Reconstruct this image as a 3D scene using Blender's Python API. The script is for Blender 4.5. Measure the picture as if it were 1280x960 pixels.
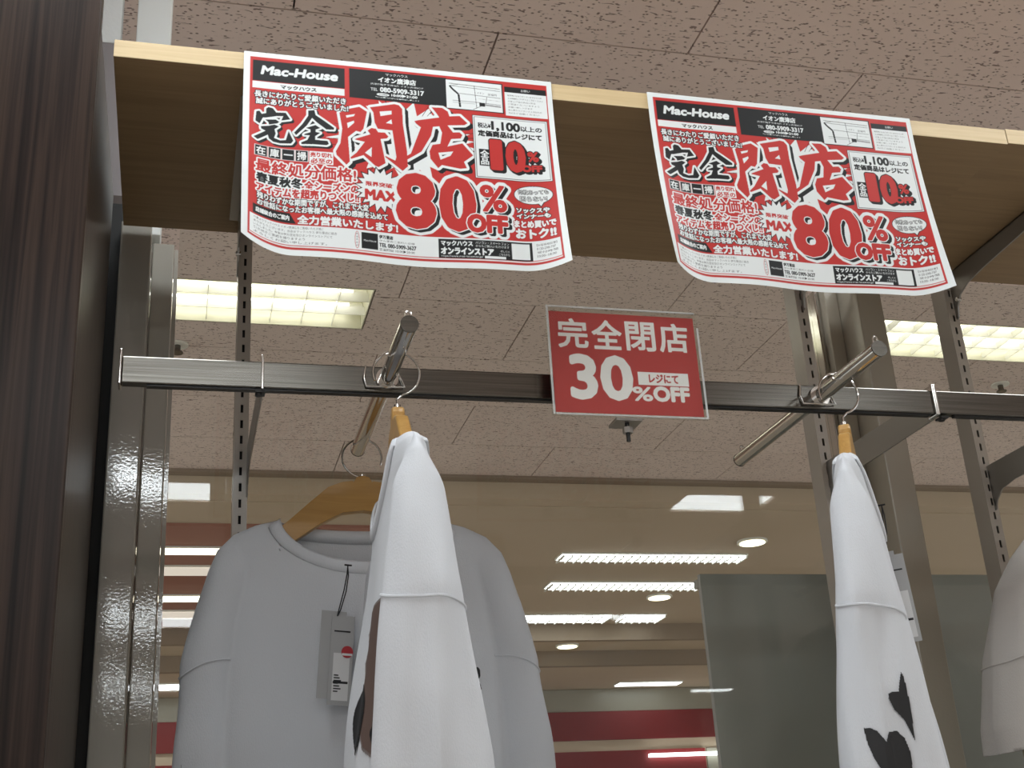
import bpy, bmesh, math, random
import numpy as np
from mathutils import Vector, Matrix

random.seed(7)
scene = bpy.context.scene
COL = scene.collection
for o in list(bpy.data.objects):
    bpy.data.objects.remove(o)

# ------------------------------------------------------------------ camera
YAW, PITCH, ROLL, FPX = 0.26968, 0.3828, -0.062056, 1593.67
fw = Vector((math.sin(YAW) * math.cos(PITCH), math.cos(YAW) * math.cos(PITCH), math.sin(PITCH)))
rt = Vector((math.cos(YAW), -math.sin(YAW), 0))
up = rt.cross(fw)
rt2 = rt * math.cos(ROLL) + up * math.sin(ROLL)
up2 = up * math.cos(ROLL) - rt * math.sin(ROLL)
cam = bpy.data.cameras.new('camera')
cam.sensor_width = 36.0
cam.lens = 36.0 * FPX / 1280.0
cam.clip_start = 0.05
camo = bpy.data.objects.new('camera', cam)
M = Matrix.Identity(4)
for i in range(3):
    M[i][0], M[i][1], M[i][2] = rt2[i], up2[i], -fw[i]
M[2][3] = 1.5
camo.matrix_world = M
COL.objects.link(camo)
scene.camera = camo

# ------------------------------------------------------------------ world and exposure
world = bpy.data.worlds.new('world')
scene.world = world
world.use_nodes = True
world.node_tree.nodes['Background'].inputs[0].default_value = (0.97, 0.985, 1.0, 1)
world.node_tree.nodes['Background'].inputs[1].default_value = 0.58
scene.view_settings.view_transform = 'Standard'
scene.view_settings.look = 'None'
scene.view_settings.gamma = 1
scene.view_settings.use_curve_mapping = False
scene.view_settings.exposure = 1.0

STORE_LIGHT = 9.0     # radiance of the diffuser panels over the shop floor
TUBE_LIGHT = 1.95       # radiance of the fluorescent tubes
CEIL = 3.30


# ------------------------------------------------------------------ materials
def mat(name, color, rough=0.5, metal=0.0, spec=0.5, emit=None, estr=0.0):
    m = bpy.data.materials.new(name)
    m.use_nodes = True
    b = m.node_tree.nodes['Principled BSDF']
    b.inputs['Base Color'].default_value = (*color, 1)
    b.inputs['Roughness'].default_value = rough
    b.inputs['Metallic'].default_value = metal
    b.inputs['Specular IOR Level'].default_value = spec
    if emit:
        b.inputs['Emission Color'].default_value = (*emit, 1)
        b.inputs['Emission Strength'].default_value = estr
    return m


def nd(m, kind, **kw):
    n = m.node_tree.nodes.new(kind)
    for k, v in kw.items():
        setattr(n, k, v)
    return n


def lk(m, a, b):
    m.node_tree.links.new(a, b)


def bsdf(m):
    return m.node_tree.nodes['Principled BSDF']


def coords(m, scale, kind='Object'):
    mp = nd(m, 'ShaderNodeMapping')
    mp.inputs['Scale'].default_value = scale
    if kind == 'Position':
        g = nd(m, 'ShaderNodeNewGeometry')
        lk(m, g.outputs['Position'], mp.inputs['Vector'])
    else:
        t = nd(m, 'ShaderNodeTexCoord')
        lk(m, t.outputs[kind], mp.inputs['Vector'])
    return mp


def noise(m, scale, vec_scale=(1, 1, 1), detail=3.0, kind='Object', dist=0.0):
    mp = coords(m, vec_scale, kind)
    n = nd(m, 'ShaderNodeTexNoise')
    n.inputs['Scale'].default_value = scale
    n.inputs['Detail'].default_value = detail
    n.inputs['Distortion'].default_value = dist
    lk(m, mp.outputs['Vector'], n.inputs['Vector'])
    return n.outputs['Fac']


def ramp(m, fac, stops):
    r = nd(m, 'ShaderNodeValToRGB')
    e = r.color_ramp.elements
    e[0].position, e[0].color = stops[0][0], (*stops[0][1], 1)
    e[1].position, e[1].color = stops[1][0], (*stops[1][1], 1)
    for p, c in stops[2:]:
        x = e.new(p)
        x.color = (*c, 1)
    lk(m, fac, r.inputs['Fac'])
    return r.outputs['Color']


def bump(m, fac, strength=0.2, dist=0.001):
    b = nd(m, 'ShaderNodeBump')
    b.inputs['Strength'].default_value = strength
    b.inputs['Distance'].default_value = dist
    lk(m, fac, b.inputs['Height'])
    lk(m, b.outputs['Normal'], bsdf(m).inputs['Normal'])


def mixc(m, fac, a, b, mode='MIX'):
    x = nd(m, 'ShaderNodeMix', data_type='RGBA', blend_type=mode)
    if isinstance(fac, float):
        x.inputs[0].default_value = fac
    else:
        lk(m, fac, x.inputs[0])
    for s, v in ((6, a), (7, b)):
        if isinstance(v, tuple):
            x.inputs[s].default_value = (*v, 1)
        else:
            lk(m, v, x.inputs[s])
    return x.outputs[2]


# mineral fibre ceiling tile: fissures stretched along the tile plus pin holes
def tile_mat():
    m = mat('ceiling_tile', (0.5, 0.45, 0.4), 0.9, spec=0.1)
    w = noise(m, 1.0, (34, 120, 20), 3.0, 'Position', 0.5)
    worms = ramp(m, w, [(0.335, (0, 0, 0)), (0.375, (1, 1, 1))])
    mp = coords(m, (62, 88, 60), 'Position')
    v = nd(m, 'ShaderNodeTexVoronoi', feature='F1')
    v.inputs['Scale'].default_value = 1.0
    lk(m, mp.outputs['Vector'], v.inputs['Vector'])
    dots = ramp(m, v.outputs['Distance'], [(0.14, (0, 0, 0)), (0.25, (1, 1, 1))])
    both = mixc(m, 1.0, worms, dots, 'MULTIPLY')
    blot = noise(m, 2.0, (1, 1, 1), 2, 'Position')
    base = ramp(m, blot, [(0.3, (0.77, 0.645, 0.58)), (0.7, (0.82, 0.695, 0.63))])
    hole = mixc(m, both, (0.30, 0.225, 0.195), base)
    lk(m, hole, bsdf(m).inputs['Base Color'])
    bump(m, both, 0.6, 0.003)
    return m


def wood_mat(name, stops, vs, rough=0.4, scale=1.0, dist=1.5, kind='Object', bm=0.08):
    m = mat(name, stops[0][1], rough)
    f = noise(m, scale, vs, 5, kind, dist)
    c = ramp(m, f, stops)
    lk(m, c, bsdf(m).inputs['Base Color'])
    bump(m, f, bm, 0.001)
    return m


MT = {}
MT['tile'] = tile_mat()
MT['backing'] = mat('ceiling_void', (0.10, 0.085, 0.075), 0.9)
MT['mallceil'] = mat('mall_ceiling', (0.50, 0.41, 0.30), 0.8)
lk(MT['mallceil'], ramp(MT['mallceil'], noise(MT['mallceil'], 1.5, kind='Position'), [(0.3, (0.56, 0.455, 0.33)), (0.7, (0.61, 0.50, 0.375))]), bsdf(MT['mallceil']).inputs['Base Color'])
MT['beam'] = mat('mall_beam', (0.30, 0.235, 0.175), 0.8)
MT['redceil'] = mat('red_soffit', (0.36, 0.16, 0.115), 0.7)
MT['redband'] = mat('red_fascia', (0.20, 0.011, 0.013), 0.5)
MT['greyglass'] = mat('frosted_fascia', (0.33, 0.31, 0.25), 0.3)
MT['maple'] = wood_mat('maple', [(0.3, (0.62, 0.46, 0.25)), (0.7, (0.72, 0.56, 0.33))], (3, 40, 90), 0.45)
MT['shadedmaple'] = wood_mat('maple_in_shade', [(0.3, (0.26, 0.165, 0.080)), (0.7, (0.33, 0.215, 0.108))], (3, 60, 90), 0.5)  # maple darkened: the shade under the shelf is put into the colour
MT['walnut'] = wood_mat('dark_walnut', [(0.28, (0.007, 0.004, 0.0035)), (0.45, (0.022, 0.0135, 0.011)), (0.6, (0.042, 0.026, 0.019)), (0.8, (0.010, 0.006, 0.005))], (110, 110, 2.0), 0.30, 1.0, 0.4, 'Position', 0.12)
bsdf(MT['walnut']).inputs['Specular IOR Level'].default_value = 0.22
MT['black'] = mat('gap_shade_black', (0.012, 0.012, 0.012), 0.6)  # painted shade of the pillar gap and of the upright slots
MT['hangerwood'] = wood_mat('hanger_wood', [(0.3, (0.42, 0.225, 0.06)), (0.7, (0.54, 0.315, 0.10))], (4, 60, 60), 0.28)
MT['white'] = mat('white_paint', (0.90, 0.92, 0.90), 0.5)
MT['greywall'] = mat('plain_grey', (0.30, 0.27, 0.275), 0.5)
MT['wallpaper'] = mat('white_wallpaper', (0.90, 0.92, 0.91), 0.7)
bump(MT['wallpaper'], noise(MT['wallpaper'], 140), 0.4, 0.002)
MT['reflector'] = mat('lamp_reflector', (0.66, 0.64, 0.50), 0.4)
MT['lampwhite'] = mat('lamp_white', (0.86, 0.85, 0.78), 0.35)


def painted_metal(name, col, rough, bstr):
    m = mat(name, col, rough, spec=0.9)
    bump(m, noise(m, 260, (1, 1, 1), 1.5, 'Position'), bstr, 0.0012)
    return m


MT['frame'] = painted_metal('greige_frame_paint', (0.44, 0.42, 0.37), 0.05, 0.06)
MT['mullion'] = painted_metal('mullion_paint', (0.37, 0.33, 0.265), 0.22, 0.12)
MT['standard'] = painted_metal('upright_paint', (0.46, 0.415, 0.355), 0.25, 0.12)
MT['chrome'] = mat('chrome', (0.62, 0.60, 0.57), 0.10, 1.0)
MT['steel'] = mat('satin_steel', (0.36, 0.345, 0.315), 0.22, 1.0)
f_ = noise(MT['steel'], 1.0, (6, 400, 400), 4, 'Position')
lk(MT['steel'], ramp(MT['steel'], f_, [(0.3, (0.11, 0.104, 0.093)), (0.72, (0.19, 0.18, 0.162))]), bsdf(MT['steel']).inputs['Base Color'])
MT['plate'] = mat('bracket_steel', (0.33, 0.32, 0.30), 0.35, 0.9)
MT['darkscrew'] = mat('screw_black', (0.03, 0.03, 0.03), 0.35, 0.6)
MT['greyboard'] = mat('grey_board', (0.40, 0.41, 0.395), 0.22)
MT['tagcard'] = mat('tag_card', (0.42, 0.42, 0.42), 0.4)
MT['tagwhite'] = mat('tag_white', (0.72, 0.72, 0.72), 0.5)
MT['tagred'] = mat('tag_red', (0.45, 0.03, 0.04), 0.5)
MT['ink'] = mat('black_ink', (0.012, 0.012, 0.013), 0.6)
MT['brownink'] = mat('brown_ink', (0.13, 0.085, 0.07), 0.7)
MT['greyink'] = mat('grey_ink', (0.22, 0.19, 0.18), 0.7)
MT['string'] = mat('black_string', (0.015, 0.015, 0.018), 0.8)
MT['floor'] = mat('shop_floor', (0.60, 0.57, 0.52), 0.5)
MT['wall'] = mat('shop_wall', (0.55, 0.52, 0.47), 0.8)


def cloth_mat(name, col, s=900):
    m = mat(name, col, 0.9, spec=0.15)
    n1 = noise(m, s, (1, 1, 0.35), 2)
    n2 = noise(m, 14, (1, 1, 1), 3)
    mx = mixc(m, 0.35, n1, n2)
    bump(m, mx, 0.45, 0.0014)
    bsdf(m).inputs['Sheen Weight'].default_value = 0.15
    return m


MT['cloth'] = cloth_mat('white_cotton', (0.655, 0.675, 0.71))
MT['cloth2'] = cloth_mat('greige_cotton', (0.40, 0.375, 0.35))
MT['rib'] = cloth_mat('white_rib', (0.65, 0.67, 0.705), 500)

gl = bpy.data.materials.new('window_glass')
gl.use_nodes = True
nt = gl.node_tree
nt.nodes.clear()
go = nt.nodes.new('ShaderNodeOutputMaterial')
gt = nt.nodes.new('ShaderNodeBsdfTransparent')
gt.inputs[0].default_value = (0.95, 0.96, 0.94, 1)
gg = nt.nodes.new('ShaderNodeBsdfGlossy')
gg.inputs['Roughness'].default_value = 0.012
gf = nt.nodes.new('ShaderNodeFresnel')
gb_ = nt.nodes.new('ShaderNodeNewGeometry')
gi = nt.nodes.new('ShaderNodeMix')          # same reflectance from either side of the pane
gi.inputs[2].default_value, gi.inputs[3].default_value = 1.38, 1.0 / 1.38
nt.links.new(gb_.outputs['Backfacing'], gi.inputs[0])
nt.links.new(gi.outputs[0], gf.inputs[0])
gm = nt.nodes.new('ShaderNodeMixShader')
nt.links.new(gf.outputs[0], gm.inputs[0])
nt.links.new(gt.outputs[0], gm.inputs[1])
nt.links.new(gg.outputs[0], gm.inputs[2])
nt.links.new(gm.outputs[0], go.inputs[0])
MT['glass'] = gl
ac = gl.copy()
ac.name = 'clear_acrylic'
for n in ac.node_tree.nodes:
    if n.type == 'BSDF_TRANSPARENT':
        n.inputs[0].default_value = (0.975, 0.975, 0.965, 1)
    if n.type == 'BSDF_GLOSSY':
        n.inputs['Roughness'].default_value = 0.08
MT['acrylic'] = ac

ed = ac.copy()
ed.name = 'acrylic_edge_glint'
en = ed.node_tree
eo = [n for n in en.nodes if n.type == 'OUTPUT_MATERIAL'][0]
src = eo.inputs[0].links[0].from_socket
df = en.nodes.new('ShaderNodeBsdfDiffuse')
df.inputs[0].default_value = (0.75, 0.77, 0.76, 1)  # white mixed in as a painted highlight along the holder edge
em = en.nodes.new('ShaderNodeMixShader')
em.inputs[0].default_value = 0.40
en.links.new(src, em.inputs[1])
en.links.new(df.outputs[0], em.inputs[2])
en.links.new(em.outputs[0], eo.inputs[0])
MT['acrylicglint'] = ed
MT['tube'] = mat('fluorescent_tube', (0.9, 0.9, 0.9), 0.4, emit=(1.0, 0.985, 0.93), estr=TUBE_LIGHT)
MT['diffuser'] = mat('light_diffuser', (0.9, 0.9, 0.9), 0.4, emit=(0.90, 0.97, 1.0), estr=STORE_LIGHT)
MT['warmstrip'] = mat('warm_strip', (0.9, 0.9, 0.8), 0.4, emit=(1.0, 0.90, 0.66), estr=1.6)
MT['coolstrip'] = mat('cool_strip', (0.9, 0.9, 0.9), 0.4, emit=(0.90, 0.97, 1.0), estr=2.2)
MT['dimstrip'] = mat('dim_strip', (0.6, 0.55, 0.5), 0.4, emit=(1.0, 0.9, 0.8), estr=0.30)
MT['downlamp'] = mat('downlight_lamp', (0.9, 0.9, 0.8), 0.4, emit=(1.0, 0.93, 0.68), estr=1.6)


# ------------------------------------------------------------------ object helpers
def props(o, label=None, cat=None, group=None, kind=None):
    for k, v in (('label', label), ('category', cat), ('group', group), ('kind', kind)):
        if v:
            o[k] = v
    return o


def link(name, me, m, parent=None, smooth=False):
    if m is not None:
        me.materials.append(MT[m] if isinstance(m, str) else m)
    if smooth:
        me.polygons.foreach_set('use_smooth', [True] * len(me.polygons))
    o = bpy.data.objects.new(name, me)
    COL.objects.link(o)
    if parent is not None:
        o.parent = parent
    return o


def empty(name, loc=(0, 0, 0), rz=0.0):
    o = bpy.data.objects.new(name, None)
    o.empty_display_size = 0.05
    o.location = loc
    o.rotation_euler = (0, 0, rz)
    COL.objects.link(o)
    return o


class MB:
    def __init__(self):
        self.v, self.f = [], []

    def quadbox(self, x0, x1, y0, y1, z0, z1):
        n = len(self.v)
        self.v += [(x, y, z) for z in (z0, z1) for y in (y0, y1) for x in (x0, x1)]
        self.f += [tuple(n + i for i in q) for q in ((0, 2, 3, 1), (4, 5, 7, 6), (0, 1, 5, 4), (2, 6, 7, 3), (0, 4, 6, 2), (1, 3, 7, 5))]
        return self

    def tube(self, pts, r, seg=8, cap=True):
        pts = [Vector(p) for p in pts]
        n0 = len(self.v)
        prev = None
        for i, p in enumerate(pts):
            d = (pts[min(i + 1, len(pts) - 1)] - pts[max(i - 1, 0)]).normalized()
            if prev is None:
                a = Vector((0, 0, 1)) if abs(d.z) < 0.9 else Vector((1, 0, 0))
                e1 = d.cross(a).normalized()
            else:
                e1 = (prev - d * prev.dot(d)).normalized()
            prev = e1
            e2 = d.cross(e1)
            rr = r[i] if isinstance(r, (list, tuple)) else r
            for k in range(seg):
                t = 2 * math.pi * k / seg
                self.v.append(tuple(p + e1 * (rr * math.cos(t)) + e2 * (rr * math.sin(t))))
        for i in range(len(pts) - 1):
            for k in range(seg):
                a, b = n0 + i * seg + k, n0 + i * seg + (k + 1) % seg
                self.f.append((a, b, b + seg, a + seg))
        if cap:
            self.f.append(tuple(n0 + k for k in range(seg))[::-1])
            self.f.append(tuple(n0 + (len(pts) - 1) * seg + k for k in range(seg)))
        return self

    def prism(self, poly, axis, a, b):
        """polygon extruded along an axis: poly holds the two other coordinates in order"""
        n = len(self.v)
        k = len(poly)
        for t in (a, b):
            for p, q in poly:
                self.v.append({'x': (t, p, q), 'y': (p, t, q), 'z': (p, q, t)}[axis])
        self.f.append(tuple(range(n, n + k)))
        self.f.append(tuple(range(n + 2 * k - 1, n + k - 1, -1)))
        for i in range(k):
            j = (i + 1) % k
            self.f.append((n + i, n + j, n + k + j, n + k + i))
        return self

    def build(self, name, m, parent=None, smooth=False, bev=0.0, seg=2):
        me = bpy.data.meshes.new(name)
        me.from_pydata(self.v, [], self.f)
        bm = bmesh.new()
        bm.from_mesh(me)
        bmesh.ops.recalc_face_normals(bm, faces=bm.faces)
        bm.to_mesh(me)
        bm.free()
        o = link(name, me, m, parent, smooth)
        if bev:
            md = o.modifiers.new('bevel', 'BEVEL')
            md.width = bev
            md.segments = seg
            md.limit_method = 'ANGLE'
        if smooth:
            md = o.modifiers.new('split', 'EDGE_SPLIT')
            md.split_angle = math.radians(45)
        return o


def box(name, x0, x1, y0, y1, z0, z1, m, parent=None, bev=0.0):
    return MB().quadbox(x0, x1, y0, y1, z0, z1).build(name, m, parent, bev=bev)


def struct(o):
    o['kind'] = 'structure'
    return o


# ------------------------------------------------------------------ the shell
struct(box('floor', -5, 9, -9, 12, -0.1, 0.0, 'floor'))
struct(box('wall_back', -5, 9, -9.1, -9.0, 0, CEIL, 'wall'))

# lamp positions: x0, x1, y0, y1 of the recess
TROFFERS = [(-0.66, 0.563, 3.585, 3.885), (2.33, 3.55, 3.585, 3.885)]
STORE = [(-0.72, 0.50, 0.84, 1.14), (1.35, 2.57, 0.84, 1.14),
         (-0.72, 0.49, -1.87, -1.60), (2.43, 2.90, -1.90, -1.63),
         (-1.0, 0.22, -4.75, -4.45), (2.36, 3.35, -4.60, -4.42),
         (-1.0, 0.22, -7.4, -7.1), (4.30, 5.40, -8.1, -7.9)]

ceiling = struct(box('ceiling', -5, 9, -9, 5.455, CEIL + 0.16, CEIL + 0.18, 'backing'))


def rect_minus(r, holes):
    out = [r]
    for hx0, hx1, hy0, hy1 in holes:
        nxt = []
        for x0, x1, y0, y1 in out:
            if hx1 <= x0 or hx0 >= x1 or hy1 <= y0 or hy0 >= y1:
                nxt.append((x0, x1, y0, y1))
                continue
            if hy0 > y0:
                nxt.append((x0, x1, y0, hy0))
            if hy1 < y1:
                nxt.append((x0, x1, hy1, y1))
            a, b = max(y0, hy0), min(y1, hy1)
            if hx0 > x0:
                nxt.append((x0, hx0, a, b))
            if hx1 < x1:
                nxt.append((hx1, x1, a, b))
        out = nxt
    return [q for q in out if q[1] - q[0] > 0.004 and q[3] - q[2] > 0.004]


TL, TW, GAP = 0.910, 0.455, 0.0022
shared_tile = None
for k in range(-2, 7):
    y0 = 2.27 + k * TW
    off = 0.647 if k % 2 == 0 else 1.101
    for i in range(-2, 5):
        x0 = off + i * TL
        if x0 > 4.4 or x0 + TL < -1.3:
            continue
        r = (x0 + GAP, x0 + TL - GAP, y0 + GAP, y0 + TW - GAP)
        hs = [(a - 0.004, b + 0.004, c - 0.004, d + 0.004) for a, b, c, d in TROFFERS]
        pcs = rect_minus(r, hs)
        if pcs == [r]:
            if shared_tile is None:
                t = MB().quadbox(0, TL - 2 * GAP, 0, TW - 2 * GAP, 0, 0.012).build('ceiling_tile', 'tile', ceiling)
                shared_tile = t.data
            else:
                t = bpy.data.objects.new('ceiling_tile', shared_tile)
                COL.objects.link(t)
                t.parent = ceiling
            t.location = (r[0], r[2], CEIL)
        else:
            mb = MB()
            for q in pcs:
                mb.quadbox(q[0], q[1], q[2], q[3], CEIL, CEIL + 0.012)
            if pcs:
                mb.build('ceiling_tile', 'tile', ceiling)
# the shop ceiling over and behind the viewer
mb = MB()
for q in rect_minus((-5, 9, -9, 2.27 - 2 * TW), [(a - 0.004, b + 0.004, c - 0.004, d + 0.004) for a, b, c, d in STORE]):
    mb.quadbox(q[0], q[1], q[2], q[3], CEIL, CEIL + 0.012)
o = mb.build('ceiling_tile_field', 'tile', ceiling)
o['kind'] = 'stuff'
mb = MB()
mb.quadbox(-5, -1.3, 2.27 - 2 * TW, 5.455, CEIL, CEIL + 0.012).quadbox(5.25, 9, 2.27 - 2 * TW, 5.455, CEIL, CEIL + 0.012)
o = mb.build('ceiling_tile_field', 'tile', ceiling)
o['kind'] = 'stuff'

# dark wood pillar, the gap behind it and the white upstand above the shelf
pil = struct(box('wall_left', -1.2, -0.124, 1.405, 1.432, 0, CEIL, 'walnut', bev=0.002))
box('side_panel', -1.2, -0.1242, 1.4325, 1.852, 0, 2.57, 'walnut', pil, bev=0.001)
struct(box('gap_shade_strip', -0.9, -0.1125, 1.93, 1.95, 0, 2.60, 'black'))  # black strip put in as the shade of the gap behind the pillar
struct(box('trim_2', -0.40, -0.1375, 1.955, 2.0, 2.937, CEIL, 'wallpaper'))
struct(box('trim_4', -0.40, -0.1125, 1.955, 2.0, 2.63, 2.936, 'greywall'))  # plain grey stretch of wall below the white one
struct(box('trim_3', -0.111, -0.052, 1.955, 2.02, 2.56, CEIL, 'white', bev=0.002))

# window frame: jamb, inner bead, mullion
jb = struct(box('window_1', -0.112, -0.064, 1.895, 2.06, 0, 2.55, 'frame', bev=0.0025))
box('inner_frame', -0.0635, -0.029, 1.965, 2.05, 0, 2.55, 'frame', jb, bev=0.002)
box('glazing_bead', -0.0285, -0.022, 1.985, 2.03, 0, 2.55, 'frame', jb)
mu = struct(box('window_2', 1.198, 1.249, 1.90, 2.06, 0, 2.55, 'mullion', bev=0.0025))
box('inner_frame', 1.170, 1.1975, 1.965, 2.05, 0, 2.55, 'mullion', mu, bev=0.002)
box('glazing_bead', 1.160, 1.1695, 1.985, 2.03, 0, 2.55, 'chrome', mu, bev=0.002)
box('inner_frame', 1.2495, 1.277, 1.965, 2.05, 0, 2.55, 'mullion', mu, bev=0.002)
p1 = struct(box('window_3', -0.0215, 1.1595, 2.004, 2.010, 0.05, 2.60, 'glass'))
p2 = struct(box('window_4', 1.2775, 3.4, 2.004, 2.010, 0.05, 2.60, 'glass'))

# ---- the concourse beyond the glass
struct(box('trim_5', -5, 9, 5.458, 5.56, 3.205, CEIL + 0.15, 'mallceil'))          # bulkhead
struct(box('trim_6', -5, 9, 5.4, 5.457, 3.285, 3.2995, 'beam'))
struct(box('ceiling_concourse', -5, 9, 5.561, 8.25, 3.2, 3.25, 'mallceil'))
struct(box('ceiling_concourse_red', -3.5, 0.92, 5.9, 8.2, 3.185, 3.1995, 'redceil'))
struct(box('trim_7', -5, 9, 8.251, 8.30, 3.09, 3.25, 'beam'))
struct(box('ceiling_concourse_rear', -5, 9, 8.301, 8.69, 3.10, 3.15, 'mallceil'))
struct(box('trim_8', -5, 9, 8.691, 8.75, 2.995, 3.15, 'beam'))
struct(box('ceiling_concourse_far', -5, 9, 8.751, 9.8, 3.0, 3.05, 'mallceil'))
fas = struct(box('wall_concourse', -5, 9, 9.801, 9.9, 0, 3.05, 'mallceil'))
box('frosted_panel', -5, 9, 9.785, 9.800, 2.825, 2.995, 'greyglass', fas)
box('red_band', -5, 9, 9.77, 9.800, 2.605, 2.822, 'redband', fas)
box('red_board', -5, 4.1, 9.77, 9.800, 2.2, 2.52, 'redband', fas)
box('grey_board', 4.12, 9, 9.785, 9.800, 2.2, 2.52, 'greyglass', fas)


# ------------------------------------------------------------------ lamps
def troffer(name, x0, x1, y0, y1, label, group, blades=12, warm=False):
    root = empty(name, ((x0 + x1) / 2, (y0 + y1) / 2, CEIL))
    L, Wd, H = (x1 - x0) / 2, (y1 - y0) / 2, 0.11
    mb = MB()
    t = 0.004
    mb.quadbox(-L, L, -Wd, Wd, H - t, H)
    mb.quadbox(-L, -L + t, -Wd, Wd, 0, H - t).quadbox(L - t, L, -Wd, Wd, 0, H - t)
    mb.quadbox(-L + t, L - t, -Wd, -Wd + t, 0, H - t).quadbox(-L + t, L - t, Wd - t, Wd, 0, H - t)
    mb.build('housing', 'reflector', root)
    for i in range(3):
        yy = -Wd + Wd * 2 * (i + 0.5) / 3
        MB().tube([(-L + 0.05, yy, 0.055), (L - 0.05, yy, 0.055)], 0.014, 10).build('tube', 'tube', root, True)
        for s in (-1, 1):
            MB().tube([(s * (L - 0.05), yy, 0.055), (s * (L - 0.005), yy, 0.055)], 0.016, 8).build('lamp_holder', 'lampwhite', root, True)
    for i in range(1, 3):
        yy = -Wd + Wd * 2 * i / 3
        MB().quadbox(-L + t, L - t, yy - 0.001, yy + 0.001, 0.004, 0.035).build('louvre_rail', 'lampwhite', root)
    for i in range(1, blades):
        xx = -L + 2 * L * i / blades
        MB().quadbox(xx - 0.0008, xx + 0.0008, -Wd + t, Wd - t, 0.006, 0.03).build('louvre_blade', 'lampwhite', root)
    props(root, label, 'light', group)
    return root


troffer('ceiling_light', *TROFFERS[0], 'three tube recessed ceiling light beyond the glass above the hanging sweatshirts', 'recessed ceiling lights beyond the glass')
troffer('ceiling_light', *TROFFERS[1], 'three tube recessed ceiling light beyond the glass by the corner bracket of the shelf', 'recessed ceiling lights beyond the glass')
for i, (x0, x1, y0, y1) in enumerate(STORE):
    root = empty('shop_light', ((x0 + x1) / 2, (y0 + y1) / 2, CEIL))
    a, b = (x1 - x0) / 2, (y1 - y0) / 2
    MB().quadbox(-a, a, -b, b, 0.02, 0.08).build('housing', 'lampwhite', root)
    MB().quadbox(-a + 0.012, a - 0.012, -b + 0.012, b - 0.012, 0.004, 0.019).build('diffuser', 'diffuser', root)
    props(root, 'flat recessed light panel in the shop ceiling behind the viewer', 'light', 'shop ceiling lights')


def ceiling_strip(name, x0, x1, y0, y1, z, m, label, group, cells=0):
    root = empty(name, ((x0 + x1) / 2, (y0 + y1) / 2, z))
    a, b = (x1 - x0) / 2, (y1 - y0) / 2
    MB().quadbox(-a, a, -b, b, -0.010, -0.0005).build('housing', 'lampwhite', root)
    MB().quadbox(-a + 0.01, a - 0.01, -b + 0.01, b - 0.01, -0.016, -0.0105).build('diffuser', m, root)
    if cells:
        for i in range(cells + 1):
            xx = -a + 0.01 + (2 * a - 0.02) * i / cells
            MB().quadbox(xx - 0.004, xx + 0.004, -b, b, -0.026, -0.0165).build('louvre_blade', 'lampwhite', root)
        MB().quadbox(-a, a, -0.004, 0.004, -0.0262, -0.0166).build('louvre_rail', 'lampwhite', root)
    props(root, label, 'light', group)
    return root


G2 = 'strip lights on the concourse ceiling'
ceiling_strip('strip_light', 1.98, 3.06, 6.37, 6.52, 3.2, 'coolstrip', 'nearest long louvred strip on the tan ceiling, added for a lamp reflection in the glass', G2, 22)  # added strip, stands in for a reflection in the window glass
ceiling_strip('strip_light', 2.10, 3.17, 7.02, 7.19, 3.2, 'coolstrip', 'second long louvred strip on the tan ceiling, added for a lamp reflection in the glass', G2, 22)  # also added, in place of a second reflection in the glass
ceiling_strip('strip_light', 2.10, 2.78, 7.92, 8.14, 3.2, 'coolstrip', 'louvred strip light on the tan ceiling just before the brown beam', G2, 10)
ceiling_strip('strip_light', 2.86, 3.16, 7.92, 8.14, 3.2, 'coolstrip', 'short louvred strip light beside the downlight, just before the brown beam', G2, 5)
ceiling_strip('strip_light', -1.0, 0.86, 6.25, 6.37, 3.1845, 'warmstrip', 'warm strip light on the reddish ceiling, nearest behind the hanger', G2)
ceiling_strip('strip_light', -1.0, 0.86, 6.62, 6.80, 3.1845, 'dimstrip', 'dim pinkish strip on the reddish ceiling beyond the first warm strip', G2)
ceiling_strip('strip_light', -1.0, 0.86, 7.28, 7.42, 3.1845, 'warmstrip', 'second warm strip light on the reddish ceiling beside the sleeve', G2)
ceiling_strip('strip_light', -1.0, 0.86, 7.68, 7.88, 3.1845, 'dimstrip', 'dim pinkish strip on the reddish ceiling beyond the second warm strip', G2)
ceiling_strip('strip_light', -1.0, 0.80, 9.15, 9.36, 3.0, 'coolstrip', 'white strip light far off above the red band beside the sleeve', G2)
ceiling_strip('strip_light', 3.32, 3.85, 9.45, 9.60, 3.0, 'coolstrip', 'white strip light far off above the red band beside the grey board', G2)
o = box('wall_light', 3.62, 4.25, 9.72, 9.768, 2.46, 2.485, 'coolstrip')
props(o, 'thin bright strip light low on the far wall under the red band', 'light')

for i, (x, y, lab) in enumerate(((2.967, 6.111, 'round warm downlight nearest the window in the tan ceiling'),
                                 (2.918, 7.413, 'round warm downlight between the strip lights in the tan ceiling'),
                                 (2.62, 8.47, 'round warm downlight between the two brown beams'))):
    z = 3.2 if i < 2 else 3.10
    root = empty('downlight', (x, y, z))
    MB().tube([(0, 0, -0.012), (0, 0, -0.0005)], 0.082, 28).build('trim_ring', 'lampwhite', root, True)
    MB().tube([(0, 0, -0.016), (0, 0, -0.0125)], 0.068, 28).build('lamp', 'downlamp', root, True)
    props(root, lab, 'light', 'downlights in the concourse ceiling')

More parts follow.
